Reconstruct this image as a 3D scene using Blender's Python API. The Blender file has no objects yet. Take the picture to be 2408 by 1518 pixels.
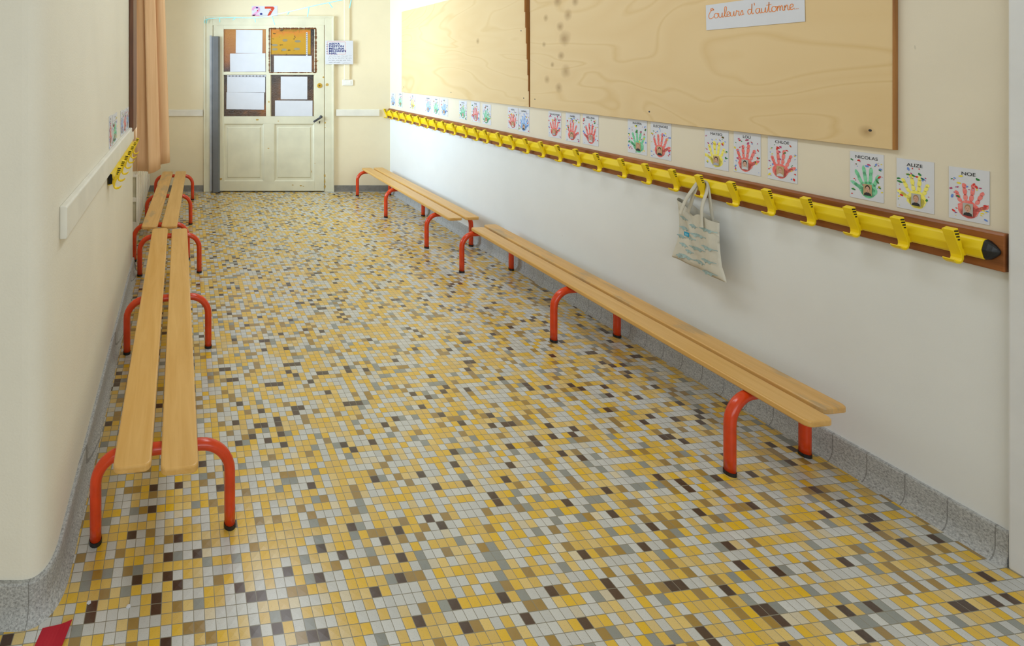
import bpy, bmesh, math, random
from mathutils import Vector, Matrix, Euler

C = bpy.context.scene.collection
R = math.radians

# ------------------------------------------------------------------ camera, light, exposure
PSI = R(7.0)                    # the corridor runs 7 degrees to the left of the view direction
SP, CP = math.sin(PSI), math.cos(PSI)
cam = bpy.data.cameras.new('camera')
cam.sensor_width = 36.0
cam.lens = 17.94
cam.shift_x, cam.shift_y = 0.26024, -0.25042
cam.clip_start = 0.05
camo = bpy.data.objects.new('camera', cam)
camo.location = (0, 0, 1.5)
camo.rotation_euler = (R(90), 0, 0)
C.objects.link(camo)
bpy.context.scene.camera = camo

vs = bpy.context.scene.view_settings
vs.view_transform = 'Standard'
vs.look = 'None'
vs.gamma = 1.0
vs.use_curve_mapping = False
vs.exposure = 0.28

world = bpy.data.worlds.new('sky')
bpy.context.scene.world = world
world.use_nodes = True
world.node_tree.nodes['Background'].inputs[0].default_value = (0.75, 0.87, 1.0, 1)
world.node_tree.nodes['Background'].inputs[1].default_value = 1.0


def area(name, loc, rot, sx, sy, watts, col):
    l = bpy.data.lights.new(name, 'AREA')
    l.shape = 'RECTANGLE'
    l.size, l.size_y = sx, sy
    l.energy = watts
    l.color = col
    o = bpy.data.objects.new(name, l)
    o.location = loc
    o.rotation_euler = rot
    C.objects.link(o)
    return o


# walls: right wall plane X = AR - Y*tan(PSI), left wall plane X = AL - Y*tan(PSI), back wall Y = YB
AR, AL, YB = 2.485, -0.367, 6.12
AN = -0.80                       # window niche behind the end of the left wall
ZC = 3.1                         # ceiling


def RW(s, z=0.0, off=0.0):       # a point on the right wall, s metres along it
    return Vector((AR - s * SP - off * CP, s * CP - off * SP, z))


def LW(s, z=0.0, off=0.0, a=AL):
    return Vector((a - s * SP + off * CP, s * CP + off * SP, z))


ROT_R = -(math.pi / 2 - PSI)     # local x to the viewer's right, local -y out of the wall
ROT_L = math.pi / 2 + PSI
win = area('daylight_window', LW(4.88, 1.78, -0.02, AN), (R(90), 0, R(90) + PSI - math.pi), 0.9, 1.5, 40, (0.64, 0.83, 1.0))
win.data.spread = R(92)
area('hall_fill', (0.2, -2.85, 1.75), (R(90), 0, 0), 4.2, 2.0, 60, (0.82, 0.92, 1.0))  # unseen soft fill added behind the camera; the rear wall has no window
area('ceiling_fill', (0.75, 2.2, 3.02), (0, 0, PSI), 0.5, 1.6, 16, (0.84, 0.93, 1.0))  # added overhead fill for the corridor, no fixture there


area('ceiling_fill', (0.3, 3.9, 3.02), (0, 0, PSI), 0.5, 1.6, 10, (0.90, 0.95, 1.0))  # second fill, added to brighten the back wall and door

# ------------------------------------------------------------------ material helpers
def lin(c):
    return tuple((v / 255 / 12.92 if v / 255 <= 0.04045 else ((v / 255 + 0.055) / 1.055) ** 2.4) for v in c[:3]) + (1,)


class NT:
    def __init__(s, name, rough=0.5, spec=0.5):
        s.m = bpy.data.materials.new(name)
        s.m.use_nodes = True
        s.t = s.m.node_tree
        s.b = s.t.nodes['Principled BSDF']
        s.b.inputs['Roughness'].default_value = rough
        s.b.inputs['Specular IOR Level'].default_value = spec

    def n(s, typ, **kw):
        x = s.t.nodes.new(typ)
        for k, v in kw.items():
            setattr(x, k, v)
        return x

    def l(s, a, b):
        s.t.links.new(a, b)

    def val(s, v):
        return v

    def math(s, op, a, b=None, c=None):
        x = s.n('ShaderNodeMath', operation=op)
        for i, v in enumerate((a, b, c)):
            if v is None:
                continue
            if isinstance(v, (int, float)):
                x.inputs[i].default_value = v
            else:
                s.l(v, x.inputs[i])
        return x.outputs[0]

    def coord(s, scale=(1, 1, 1), rot=(0, 0, 0), loc=(0, 0, 0), kind='Object'):
        tc = s.n('ShaderNodeTexCoord')
        mp = s.n('ShaderNodeMapping')
        s.l(tc.outputs[kind], mp.inputs[0])
        mp.inputs['Location'].default_value = loc
        mp.inputs['Rotation'].default_value = rot
        mp.inputs['Scale'].default_value = scale
        return mp.outputs[0]

    def noise(s, vec, scale, detail=3, rough=0.5, dist=0.0):
        x = s.n('ShaderNodeTexNoise')
        x.inputs['Scale'].default_value = scale
        x.inputs['Detail'].default_value = detail
        x.inputs['Roughness'].default_value = rough
        x.inputs['Distortion'].default_value = dist
        s.l(vec, x.inputs['Vector'])
        return x.outputs['Fac']

    def ramp(s, fac, stops, mode='LINEAR'):
        x = s.n('ShaderNodeValToRGB')
        x.color_ramp.interpolation = mode
        e = x.color_ramp.elements
        while len(e) < len(stops):
            e.new(0.5)
        for i, (p, c) in enumerate(stops):
            e[i].position = p
            e[i].color = c if len(c) == 4 else lin(c)
        s.l(fac, x.inputs[0])
        return x.outputs[0]

    def mix(s, fac, a, b, blend='MIX'):
        x = s.n('ShaderNodeMix', data_type='RGBA', blend_type=blend)
        for sock, v in ((x.inputs[0], fac), (x.inputs[6], a), (x.inputs[7], b)):
            if isinstance(v, (int, float)):
                sock.default_value = v
            elif isinstance(v, tuple):
                sock.default_value = v if len(v) == 4 else lin(v)
            else:
                s.l(v, sock)
        return x.outputs[2]

    def col(s, c):
        s.l(c, s.b.inputs['Base Color'])

    def bump(s, h, strength=0.2, dist=0.002):
        x = s.n('ShaderNodeBump')
        x.inputs['Strength'].default_value = strength
        x.inputs['Distance'].default_value = dist
        s.l(h, x.inputs['Height'])
        s.l(x.outputs[0], s.b.inputs['Normal'])


def plain(name, c, rough=0.5, var=0.06, scale=8.0, bump=0.0, spec=0.5):
    m = NT(name, rough, spec)
    n = m.noise(m.coord(), scale, 4)
    lo = tuple(v * (1 - var) for v in c)
    hi = tuple(min(255, v * (1 + var * 0.6)) for v in c)
    m.col(m.ramp(n, [(0.3, lo), (0.7, hi)]))
    if bump:
        m.bump(m.noise(m.coord(), 220, 2), bump, 0.001)
    return m.m


def wall_mat(name, up, down=None, split=0.94, tex=0.12, scale=260):
    m = NT(name, 0.62, 0.35)
    co = m.coord()
    n = m.noise(co, 1.7, 5, 0.6)
    a = m.ramp(n, [(0.3, tuple(v * 0.965 for v in up)), (0.7, up)])
    if down:
        b = m.ramp(n, [(0.3, tuple(v * 0.972 for v in down)), (0.7, down)])
        sx = m.n('ShaderNodeSeparateXYZ')
        m.l(m.coord(), sx.inputs[0])
        k = m.math('GREATER_THAN', sx.outputs[2], split)
        a = m.mix(k, b, a)
    # small scuffs
    sc = m.noise(m.coord((7, 7, 2.2)), 3.0, 3, 0.7)
    k2 = m.math('MULTIPLY', m.math('GREATER_THAN', sc, 0.755), 0.25)
    a = m.mix(k2, a, (150, 145, 130))
    m.col(a)
    m.bump(m.noise(co, scale, 2), tex, 0.0012)
    return m.m


CREAM = (232, 219, 188)
M_wall_right = wall_mat('paint_cream_over_white', (231, 220, 198), (232, 232, 229))
M_wall_back = wall_mat('paint_cream', (240, 227, 194))
M_wall_left = wall_mat('paint_cream_woodchip', (239, 233, 217), None, tex=0.6, scale=150)
M_ceiling = wall_mat('ceiling_white', (238, 236, 230))
M_white_wood = plain('white_painted_board', (232, 228, 216), 0.45, 0.03)
M_trim = plain('white_gloss_paint', (226, 226, 226), 0.4, 0.02)
M_door = plain('door_cream_gloss', (226, 221, 194), 0.42, 0.04, 5)
M_chip = plain('chipped_paint_ochre', (196, 160, 80), 0.7)
M_dark = plain('black_gap', (14, 12, 10), 0.8)
M_black = plain('black_rubber', (22, 22, 24), 0.45)
M_grey = plain('grey_plastic', (112, 114, 116), 0.5, 0.05)
M_alu = plain('grey_metal_edge', (175, 178, 182), 0.35)
M_handle = plain('dark_metal', (78, 80, 86), 0.3)
M_handle.node_tree.nodes['Principled BSDF'].inputs['Metallic'].default_value = 0.7
M_brass = plain('brass', (200, 160, 50), 0.35)
M_brass.node_tree.nodes['Principled BSDF'].inputs['Metallic'].default_value = 0.5
M_paper = plain('white_paper', (216, 217, 223), 0.7, 0.015)
M_red = plain('red_orange_enamel', (214, 66, 22), 0.22, 0.06, 20)
M_yellow = plain('yellow_plastic', (242, 210, 22), 0.33, 0.02)
M_tape = plain('red_tape', (190, 22, 45), 0.35)
M_switch = plain('switch_white', (238, 236, 228), 0.35, 0.01)
M_ink = plain('black_ink', (30, 30, 34), 0.8)
M_blueink = plain('navy_marker', (30, 42, 120), 0.8)
M_penink = plain('grey_pen', (120, 120, 125), 0.8)
M_orange = plain('orange_marker', (238, 142, 74), 0.8, 0.1, 90)
M_redline = plain('red_pencil', (225, 140, 120), 0.8)
M_turq = plain('turquoise_foil', (150, 232, 232), 0.25)
M_radiator = plain('radiator_enamel', (232, 226, 212), 0.4, 0.02)
M_rad_slot = plain('radiator_slot', (196, 188, 160), 0.6)
M_winwood = NT('brown_window_wood', 0.4)
M_winwood.col(M_winwood.ramp(M_winwood.noise(M_winwood.coord((30, 30, 2)), 2, 4), [(0.3, (86, 50, 26)), (0.7, (120, 72, 38))]))
M_winwood = M_winwood.m
M_amber = plain('amber_varnish', (214, 122, 62), 0.35)


def tile_floor():
    m = NT('mosaic_tiles', 0.3, 0.5)
    m.b.inputs['Coat Weight'].default_value = 0.5
    m.b.inputs['Coat Roughness'].default_value = 0.16
    T = 0.0295
    co = m.coord((1, 1, 1), (0, 0, -PSI))
    sc = m.n('ShaderNodeVectorMath', operation='SCALE')
    m.l(co, sc.inputs[0])
    sc.inputs['Scale'].default_value = 1 / T
    fl = m.n('ShaderNodeVectorMath', operation='FLOOR')
    m.l(sc.outputs[0], fl.inputs[0])
    fr = m.n('ShaderNodeVectorMath', operation='FRACTION')
    m.l(sc.outputs[0], fr.inputs[0])
    wn = m.n('ShaderNodeTexWhiteNoise', noise_dimensions='2D')
    m.l(fl.outputs[0], wn.inputs['Vector'])
    off = m.n('ShaderNodeVectorMath', operation='ADD')
    m.l(fl.outputs[0], off.inputs[0])
    off.inputs[1].default_value = (37.3, 91.7, 0)
    wn2 = m.n('ShaderNodeTexWhiteNoise', noise_dimensions='2D')
    m.l(off.outputs[0], wn2.inputs['Vector'])
    base = m.ramp(wn.outputs['Value'], [(0.0, (220, 180, 74)), (0.34, (219, 190, 122)), (0.44, (200, 199, 195)),
                                        (0.79, (212, 198, 168)), (0.81, (142, 144, 138)), (0.87, (158, 126, 62)), (0.95, (70, 46, 32))], 'CONSTANT')
    # speckles in the fired clay, and a tone that varies from tile to tile
    sp = m.noise(m.coord(), 420, 2, 0.6)
    base = m.mix(m.math('MULTIPLY', m.math('GREATER_THAN', sp, 0.62), 0.22), base, (110, 90, 60))
    hv = m.n('ShaderNodeHueSaturation')
    m.l(base, hv.inputs['Color'])
    m.l(m.math('MULTIPLY_ADD', wn2.outputs['Value'], 0.16, 0.92), hv.inputs['Value'])
    m.l(m.math('MULTIPLY_ADD', wn2.outputs['Value'], 0.2, 0.9), hv.inputs['Saturation'])
    sx = m.n('ShaderNodeSeparateXYZ')
    m.l(fr.outputs[0], sx.inputs[0])
    ax = m.math('ABSOLUTE', m.math('SUBTRACT', sx.outputs[0], 0.5))
    ay = m.math('ABSOLUTE', m.math('SUBTRACT', sx.outputs[1], 0.5))
    mx = m.math('MAXIMUM', ax, ay)
    g = m.math('GREATER_THAN', mx, 0.468)
    m.col(m.mix(g, hv.outputs[0], (136, 130, 112)))
    m.l(m.math('MULTIPLY_ADD', g, 0.4, m.math('MULTIPLY_ADD', wn2.outputs['Value'], 0.10, 0.27)), m.b.inputs['Roughness'])
    m.bump(m.math('SUBTRACT', 1.0, m.math('SMOOTH_MIN', m.math('MULTIPLY', m.math('SUBTRACT', mx, 0.42), 10), 1.0, 0.1)), 0.18, 0.0008)
    return m.m


M_floor = tile_floor()


def terrazzo():
    m = NT('grey_terrazzo_skirting', 0.55, 0.35)
    n = m.noise(m.coord(), 180, 4, 0.75)
    c = m.ramp(n, [(0.34, (134, 132, 130)), (0.5, (172, 172, 170)), (0.66, (198, 197, 194))])
    sx = m.n('ShaderNodeSeparateXYZ')
    m.l(m.coord((1, 1, 1), (0, 0, 0)), sx.inputs[0])
    f = m.math('FRACT', m.math('DIVIDE', sx.outputs[0], 0.098))
    k = m.math('MULTIPLY', m.math('LESS_THAN', f, 0.03), 0.6)
    m.col(m.mix(k, c, (100, 98, 94)))
    m.bump(n, 0.15, 0.001)
    return m.m


M_base = terrazzo()


def wood(name, c0, c1, axis='x', rough=0.4, scale=1.0, worn=None):
    m = NT(name, rough)
    s = (1.2, 16, 16) if axis == 'x' else (16, 16, 1.2)
    co = m.coord(tuple(v * scale for v in s))
    n = m.noise(co, 2.0, 5, 0.6, 0.6)
    c = m.ramp(n, [(0.3, c0), (0.7, c1)])
    if worn:
        w = m.noise(m.coord((3, 9, 3)), 1.6, 4, 0.65)
        w2 = m.math('MULTIPLY', m.ramp(w, [(0.50, (0, 0, 0)), (0.62, (255, 255, 255))]), 0.55)
        c = m.mix(w2, c, worn)
    m.col(c)
    m.bump(n, 0.06, 0.001)
    return m.m


M_slat = wood('beech_slat', (210, 160, 84), (224, 178, 106), rough=0.33)
M_slat_worn = wood('beech_slat_worn', (206, 156, 84), (222, 176, 108), rough=0.38, worn=(158, 140, 112))
M_rail_wood = wood('varnished_brown_board', (122, 68, 28), (168, 102, 52), rough=0.32)


def plywood(name, seed, knots):
    m = NT(name, 0.5, 0.35)
    co = m.coord((0.75, 1, 2.2), loc=(seed, 0, seed * 0.7))
    n0 = m.noise(co, 1.0, 2, 0.5, 0.9)
    band = m.math('FRACT', m.math('MULTIPLY', n0, 6.0))
    tri = m.math('ABSOLUTE', m.math('SUBTRACT', band, 0.5))
    c = m.ramp(tri, [(0.0, (222, 192, 142)), (0.40, (226, 198, 150)), (0.5, (216, 184, 130))])
    fine = m.noise(m.coord((2, 2, 60)), 4.0, 3, 0.6)
    c = m.mix(m.math('MULTIPLY', fine, 0.35), c, (226, 196, 146))
    big = m.noise(m.coord((1, 1, 1.6), loc=(seed * 2, 0, 0)), 1.3, 3)
    c = m.mix(m.ramp(big, [(0.4, (0, 0, 0)), (0.65, (150, 150, 150))]), c, (228, 202, 156))
    tot = None
    pos = m.coord((1, 0, 1))
    wob = m.noise(m.coord(), 14, 2)
    for (kx, kz, kr) in knots:
        d = m.n('ShaderNodeVectorMath', operation='DISTANCE')
        m.l(pos, d.inputs[0])
        d.inputs[1].default_value = (kx, 0, kz)
        r = m.math('MULTIPLY_ADD', wob, kr * 0.9, d.outputs['Value'])
        k = m.n('ShaderNodeMapRange')
        k.inputs['From Min'].default_value = kr * 0.6
        k.inputs['From Max'].default_value = kr * 1.9
        k.inputs['To Min'].default_value = 1
        k.inputs['To Max'].default_value = 0
        m.l(r, k.inputs['Value'])
        tot = k.outputs[0] if tot is None else m.math('MAXIMUM', tot, k.outputs[0])
    if tot is not None:
        c = m.mix(m.math('MULTIPLY', tot, 0.7), c, (162, 126, 82))
    m.col(c)
    return m.m


def pane_mat():
    m = NT('hammered_brown_glass', 0.12, 0.6)
    n = m.noise(m.coord((1, 1, 1)), 3.2, 3, 0.6)
    m.col(m.ramp(n, [(0.35, (44, 34, 28)), (0.55, (88, 60, 38)), (0.7, (134, 84, 40))]))
    h = m.noise(m.coord((1, 1, 2.2)), 55, 2)
    m.bump(h, 0.5, 0.003)
    return m.m


def pane_amber():
    m = NT('hammered_amber_glass', 0.14, 0.6)
    sx = m.n('ShaderNodeSeparateXYZ')
    m.l(m.coord(), sx.inputs[0])
    n = m.noise(m.coord(), 4, 3)
    v = m.math('ADD', m.math('MULTIPLY', sx.outputs[2], 1.5), m.math('MULTIPLY', n, 0.3))
    m.col(m.ramp(v, [(0.12, (62, 54, 60)), (0.34, (150, 92, 50)), (0.8, (178, 118, 50))]))
    m.bump(m.noise(m.coord((1, 1, 2.2)), 55, 2), 0.5, 0.003)
    return m.m


def painting_mat():
    m = NT('yellow_poster_paint', 0.5)
    sx = m.n('ShaderNodeSeparateXYZ')
    m.l(m.coord(), sx.inputs[0])
    n = m.noise(m.coord((1, 1, 2)), 9, 4, 0.6, 1.0)
    v = m.math('ADD', m.math('MULTIPLY', sx.outputs[2], 2.2), m.math('MULTIPLY', n, 0.5))
    c = m.ramp(v, [(0.15, (150, 118, 84)), (0.27, (188, 142, 26)), (0.7, (196, 146, 34)), (0.82, (206, 124, 44)), (0.95, (150, 120, 30))])
    b = m.noise(m.coord((1, 1, 2.4), loc=(3, 0, 1)), 12, 2)
    c = m.mix(m.math('MULTIPLY', m.math('GREATER_THAN', b, 0.66), 0.8), c, (60, 50, 24))
    m.col(c)
    return m.m


def streaky(name, c):
    m = NT(name, 0.7)
    n = m.noise(m.coord((1, 1, 1)), 45, 4, 0.7)
    pale = tuple(v + (255 - v) * 0.35 for v in c)
    m.col(m.ramp(n, [(0.35, c), (0.72, pale)]))
    return m.m


PAINT = {'red': streaky('paint_red', (236, 104, 96)), 'green': streaky('paint_green', (104, 200, 146)),
         'yellow': streaky('paint_yellow', (244, 230, 84)), 'blue': streaky('paint_blue', (132, 178, 238))}
DAB = [plain('dab_red', (214, 52, 48), 0.7), plain('dab_green', (50, 130, 62), 0.7), plain('dab_blue', (110, 146, 220), 0.7),
       plain('dab_yellow', (238, 216, 70), 0.7), plain('dab_magenta', (190, 72, 120), 0.7)]
SKIN = plain('print_skin', (205, 160, 138), 0.6)
HAIR = [plain('print_hair_dark', (52, 38, 32), 0.6), plain('print_hair_brown', (112, 84, 62), 0.6), plain('print_hair_fair', (168, 130, 92), 0.6)]
SHIRT = [plain('print_shirt_black', (44, 44, 48), 0.6), plain('print_shirt_grey', (168, 174, 188), 0.6), plain('print_shirt_white', (206, 206, 208), 0.6)]
PBG = [plain('print_grey', (178, 176, 172), 0.6), plain('print_tan', (186, 160, 120), 0.6)]
M_cap = plain('handprint_face_mark', (96, 60, 54), 0.6)


# ------------------------------------------------------------------ mesh helpers
def link(name, me, parent=None, smooth=False, bevel=0.0, loc=None, rotz=None, segs=2):
    o = bpy.data.objects.new(name, me)
    C.objects.link(o)
    if parent is not None:
        o.parent = parent
    if smooth:
        for p in me.polygons:
            p.use_smooth = True
    if bevel:
        b = o.modifiers.new('bevel', 'BEVEL')
        b.width = bevel
        b.segments = segs
        b.limit_method = 'ANGLE'
        b.angle_limit = R(40)
    if loc is not None:
        o.location = loc
    if rotz is not None:
        o.rotation_euler = (0, 0, rotz)
    return o


class MB:
    def __init__(s):
        s.v, s.f, s.mi, s.mats = [], [], [], []

    def slot(s, m):
        if m not in s.mats:
            s.mats.append(m)
        return s.mats.index(m)

    def add(s, vs_, fs, m):
        o = len(s.v)
        s.v += [tuple(v) for v in vs_]
        k = s.slot(m)
        for f in fs:
            s.f.append(tuple(i + o for i in f))
            s.mi.append(k)
        return s

    def box(s, x0, x1, y0, y1, z0, z1, m):
        v = [(x, y, z) for z in (z0, z1) for y in (y0, y1) for x in (x0, x1)]
        return s.add(v, [(0, 2, 3, 1), (4, 5, 7, 6), (0, 1, 5, 4), (2, 6, 7, 3), (0, 4, 6, 2), (1, 3, 7, 5)], m)

    def prism(s, poly, a0, a1, m, plane='yz'):
        """poly in (u,w) extruded along the third axis. plane 'yz': along x; 'xy': along z; 'xz': along y"""
        n = len(poly)
        P = {'yz': lambda u, w, a: (a, u, w), 'xy': lambda u, w, a: (u, w, a), 'xz': lambda u, w, a: (u, a, w)}[plane]
        v = [P(u, w, a0) for u, w in poly] + [P(u, w, a1) for u, w in poly]
        f = [tuple(range(n))[::-1], tuple(range(n, 2 * n))] + [(i, (i + 1) % n, n + (i + 1) % n, n + i) for i in range(n)]
        return s.add(v, f, m)

    def poly(s, pts, m):
        return s.add(pts, [tuple(range(len(pts)))], m)

    def tube(s, path, r, m, seg=12, caps=True, radii=None):
        path = [Vector(p) for p in path]
        n = len(path)
        rings = []
        up = None
        for i, p in enumerate(path):
            t = (path[min(i + 1, n - 1)] - path[max(i - 1, 0)]).normalized()
            if up is None:
                up = t.orthogonal().normalized()
            up = (up - t * up.dot(t)).normalized()
            b = t.cross(up)
            rr = radii[i] if radii else r
            rings.append([p + (up * math.cos(2 * math.pi * k / seg) + b * math.sin(2 * math.pi * k / seg)) * rr for k in range(seg)])
        v = [q for rg in rings for q in rg]
        f = []
        for i in range(n - 1):
            for k in range(seg):
                f.append((i * seg + k, i * seg + (k + 1) % seg, (i + 1) * seg + (k + 1) % seg, (i + 1) * seg + k))
        if caps:
            f.append(tuple(range(seg))[::-1])
            f.append(tuple((n - 1) * seg + k for k in range(seg)))
        return s.add(v, f, m)

    def ribbon(s, pts, w, y, m, normal='y'):
        """flat stroke of width w in the xz plane at depth y"""
        P = [Vector((p[0], p[1])) for p in pts]
        L, Rr = [], []
        for i, p in enumerate(P):
            t = P[min(i + 1, len(P) - 1)] - P[max(i - 1, 0)]
            if t.length < 1e-9:
                t = Vector((1, 0))
            t.normalize()
            nn = Vector((-t.y, t.x)) * w / 2
            L.append(p + nn)
            Rr.append(p - nn)
        v = [(q.x, y, q.y) for q in L] + [(q.x, y, q.y) for q in Rr]
        n = len(P)
        return s.add(v, [(i, i + 1, n + i + 1, n + i) for i in range(n - 1)], m)

    def mesh(s, name):
        me = bpy.data.meshes.new(name)
        me.from_pydata(s.v, [], s.f)
        for m in s.mats:
            me.materials.append(m)
        me.polygons.foreach_set('material_index', s.mi)
        bm = bmesh.new()
        bm.from_mesh(me)
        bmesh.ops.recalc_face_normals(bm, faces=bm.faces)
        bm.to_mesh(me)
        bm.free()
        return me

    def obj(s, name, parent=None, **kw):
        return link(name, s.mesh(name), parent, **kw)


def flat_normals_out(me):
    pass


def thing(name, label, cat, loc=(0, 0, 0), rotz=0.0, group=None):
    o = bpy.data.objects.new(name, None)
    o.empty_display_size = 0.1
    C.objects.link(o)
    o.location = loc
    o.rotation_euler = (0, 0, rotz)
    o['label'], o['category'] = label, cat
    if group:
        o['group'] = group
    return o


def tag(o, label, cat, group=None):
    o['label'], o['category'] = label, cat
    if group:
        o['group'] = group
    return o


def struct(o):
    o['kind'] = 'structure'
    return o


def copy_tree(o, parent=None):
    c = o.copy()
    C.objects.link(c)
    if parent is not None:
        c.parent = parent
    for ch in list(o.children):
        copy_tree(ch, c)
    return c


def catmull(pts, n=6):
    out = []
    P = [Vector(p) for p in pts]
    for i in range(len(P) - 1):
        p0, p1, p2, p3 = P[max(i - 1, 0)], P[i], P[i + 1], P[min(i + 2, len(P) - 1)]
        for k in range(n):
            t = k / n
            out.append(0.5 * ((2 * p1) + (p2 - p0) * t + (2 * p0 - 5 * p1 + 4 * p2 - p3) * t * t + (3 * p1 - p0 - 3 * p2 + p3) * t ** 3))
    out.append(P[-1])
    return out


def text_mesh(name, body, size, m, xscale=1.0, extrude=0.0, align='CENTER', bold=0.0):
    cu = bpy.data.curves.new(name, 'FONT')
    cu.body = body
    cu.size = size
    cu.align_x = align
    cu.extrude = extrude
    cu.offset = bold
    t = bpy.data.objects.new(name, cu)
    C.objects.link(t)
    bpy.context.view_layer.update()
    me = bpy.data.meshes.new_from_object(t.evaluated_get(bpy.context.evaluated_depsgraph_get()))
    bpy.data.objects.remove(t)
    bpy.data.curves.remove(cu)
    me.transform(Matrix.Scale(xscale, 4, (1, 0, 0)))
    me.transform(Matrix.Rotation(R(90), 4, 'X'))
    me.materials.clear()
    me.materials.append(m)
    me.name = name
    return me


# ------------------------------------------------------------------ the setting
b = MB().box(-3.4, 3.4, -3.1, 6.4, -0.08, 0, M_floor)
struct(b.obj('floor'))
b = MB().box(-3.4, 3.4, -3.1, 6.4, ZC, ZC + 0.1, M_ceiling)
struct(b.obj('ceiling'))

# right wall: local x towards the viewer's right, -y out of the wall
wr = MB().box(-6.4, 3.2, 0, 0.15, 0, ZC, M_wall_right).obj('wall_right', loc=RW(0), rotz=ROT_R)
struct(wr)
wb = MB().box(-1.9, 2.0, 0, 0.15, 0, ZC, M_wall_back).obj('wall_back', loc=(0, YB, 0))
struct(wb)

# left wall: the end facing the viewer, a rounded corner, then the long face
corner = LW(1.46)
rc = 0.055
ca = Vector((corner.x, corner.y))
path = [(-3.3, 1.388), (ca.x - rc * 1.15, 1.388)]
p_end = Vector((LW(1.46 + rc).x, LW(1.46 + rc).y))
p0 = Vector(path[-1])
pc = Vector((LW(1.42).x, 1.388))
for k in range(1, 9):
    t = k / 8
    path.append(tuple((1 - t) ** 2 * p0 + 2 * t * (1 - t) * pc + t * t * p_end))
path.append((LW(3.76).x, LW(3.76).y))
path.append((LW(3.76, a=AN - 0.12).x, LW(3.76, a=AN - 0.12).y))
path += [(-3.3, path[-1][1])]
wl = MB()
n = len(path)
wl.v = [(x, y, 0) for x, y in path] + [(x, y, ZC) for x, y in path]
k_ = wl.slot(M_wall_left)
for i in range(n - 1):
    wl.f.append((i, i + 1, n + i + 1, n + i))
    wl.mi.append(k_)
wlo = wl.obj('wall_left')
for p in wlo.data.polygons:
    p.use_smooth = 2 <= p.index <= 9
struct(wlo)

# window niche behind the left wall: wall with an opening, brown frame, glass
nm = MB()
for (s0, s1, z0, z1) in ((3.70, 3.97, 0, ZC), (5.93, 6.45, 0, ZC), (3.97, 5.93, 0, 0.98), (3.97, 5.93, 2.54, ZC)):
    nm.box(s0, s1, 0, 0.14, z0, z1, M_wall_back)
struct(nm.obj('wall_niche', loc=LW(0, a=AN), rotz=ROT_L))
wf = MB()
for (s0, s1, z0, z1) in ((3.97, 4.03, 0.98, 2.54), (5.87, 5.93, 0.98, 2.54), (4.92, 4.98, 0.98, 2.54), (3.97, 5.93, 0.98, 1.04), (3.97, 5.93, 2.48, 2.54)):
    wf.box(s0, s1, 0.06, 0.12, z0, z1, M_winwood)
w1 = bpy.data.objects.new('window_1', None)
C.objects.link(w1)
w1.location = LW(0, a=AN)
w1.rotation_euler = (0, 0, ROT_L)
struct(w1)
wf.obj('window_frame', w1)
MB().box(3.90, 6.0, -0.10, 0.06, 0.95, 0.985, M_winwood).obj('window_sill', w1)

# brown casing at the end of the left wall
cas = MB()
cas.box(3.50, 3.755, -0.030, 0.0, 1.055, 2.9, M_winwood)
cas.box(3.755, 3.775, -0.022, 0.02, 1.055, 2.9, M_amber)
struct(cas.obj('trim_1', loc=LW(0), rotz=ROT_L, bevel=0.004))

# wall behind the viewer and the side of the hall
struct(MB().box(-3.4, 3.4, -3.1, -3.0, 0, ZC, M_ceiling).obj('wall_rear'))
struct(MB().box(-3.4, -3.3, -3.0, 1.5, 0, ZC, M_wall_left).obj('wall_hall'))

# white door frame where the right wall ends
t2 = MB()
t2.box(-1.540, -1.44, -0.018, 0, 0, 2.6, M_trim)
t2.box(-1.44, -0.9, -0.030, 0, 0, 2.6, M_trim)
struct(t2.obj('trim_2', loc=RW(0), rotz=ROT_R, bevel=0.005))

COVE = [(0, 0.104), (-0.010, 0.104), (-0.012, 0.098), (-0.012, 0.042), (-0.015, 0.026), (-0.021, 0.012), (-0.030, 0.003), (-0.034, 0), (0, 0)]
struct(MB().prism(COVE, -6.20, -1.542, M_base).obj('baseboard_right', loc=RW(0), rotz=ROT_R))
BS = 196.08
bx = lambda px: (px - 577.3) / BS
bz = lambda py: 1.5 - (py - 156) / BS
FLATB = [(0, 0.075), (-0.012, 0.075), (-0.012, 0.01), (-0.02, 0), (0, 0)]
bb = MB()
M_base_back = plain('grey_skirting_tile', (132, 130, 124), 0.5, 0.08, 30)
bb.prism(FLATB, bx(785), 1.74, M_base_back)
bb.prism(FLATB, -1.18, bx(478), M_base_back)
struct(bb.obj('baseboard_back', loc=(0, YB, 0)))


def sweep(name, prof, pth, m, closed_ends=True):
    """prof: (out, z); out to the left-hand normal of the path direction reversed"""
    me = MB()
    N = len(pth)
    rows = []
    for i, p in enumerate(pth):
        t = Vector(pth[min(i + 1, N - 1)]) - Vector(pth[max(i - 1, 0)])
        t.normalize()
        nn = Vector((t.y, -t.x))
        rows.append([(p[0] + nn.x * u, p[1] + nn.y * u, z) for u, z in prof])
    k = len(prof)
    v = [q for r_ in rows for q in r_]
    f = []
    for i in range(N - 1):
        for j in range(k - 1):
            f.append((i * k + j, i * k + j + 1, (i + 1) * k + j + 1, (i + 1) * k + j))
    f.append(tuple(range(k)))
    f.append(tuple((N - 1) * k + j for j in range(k)))
    me.add(v, f, m)
    return me.obj(name, smooth=False)


struct(sweep('baseboard_left', [(-u, z) for u, z in COVE[:-1]], path[:-2], M_base))

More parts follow.
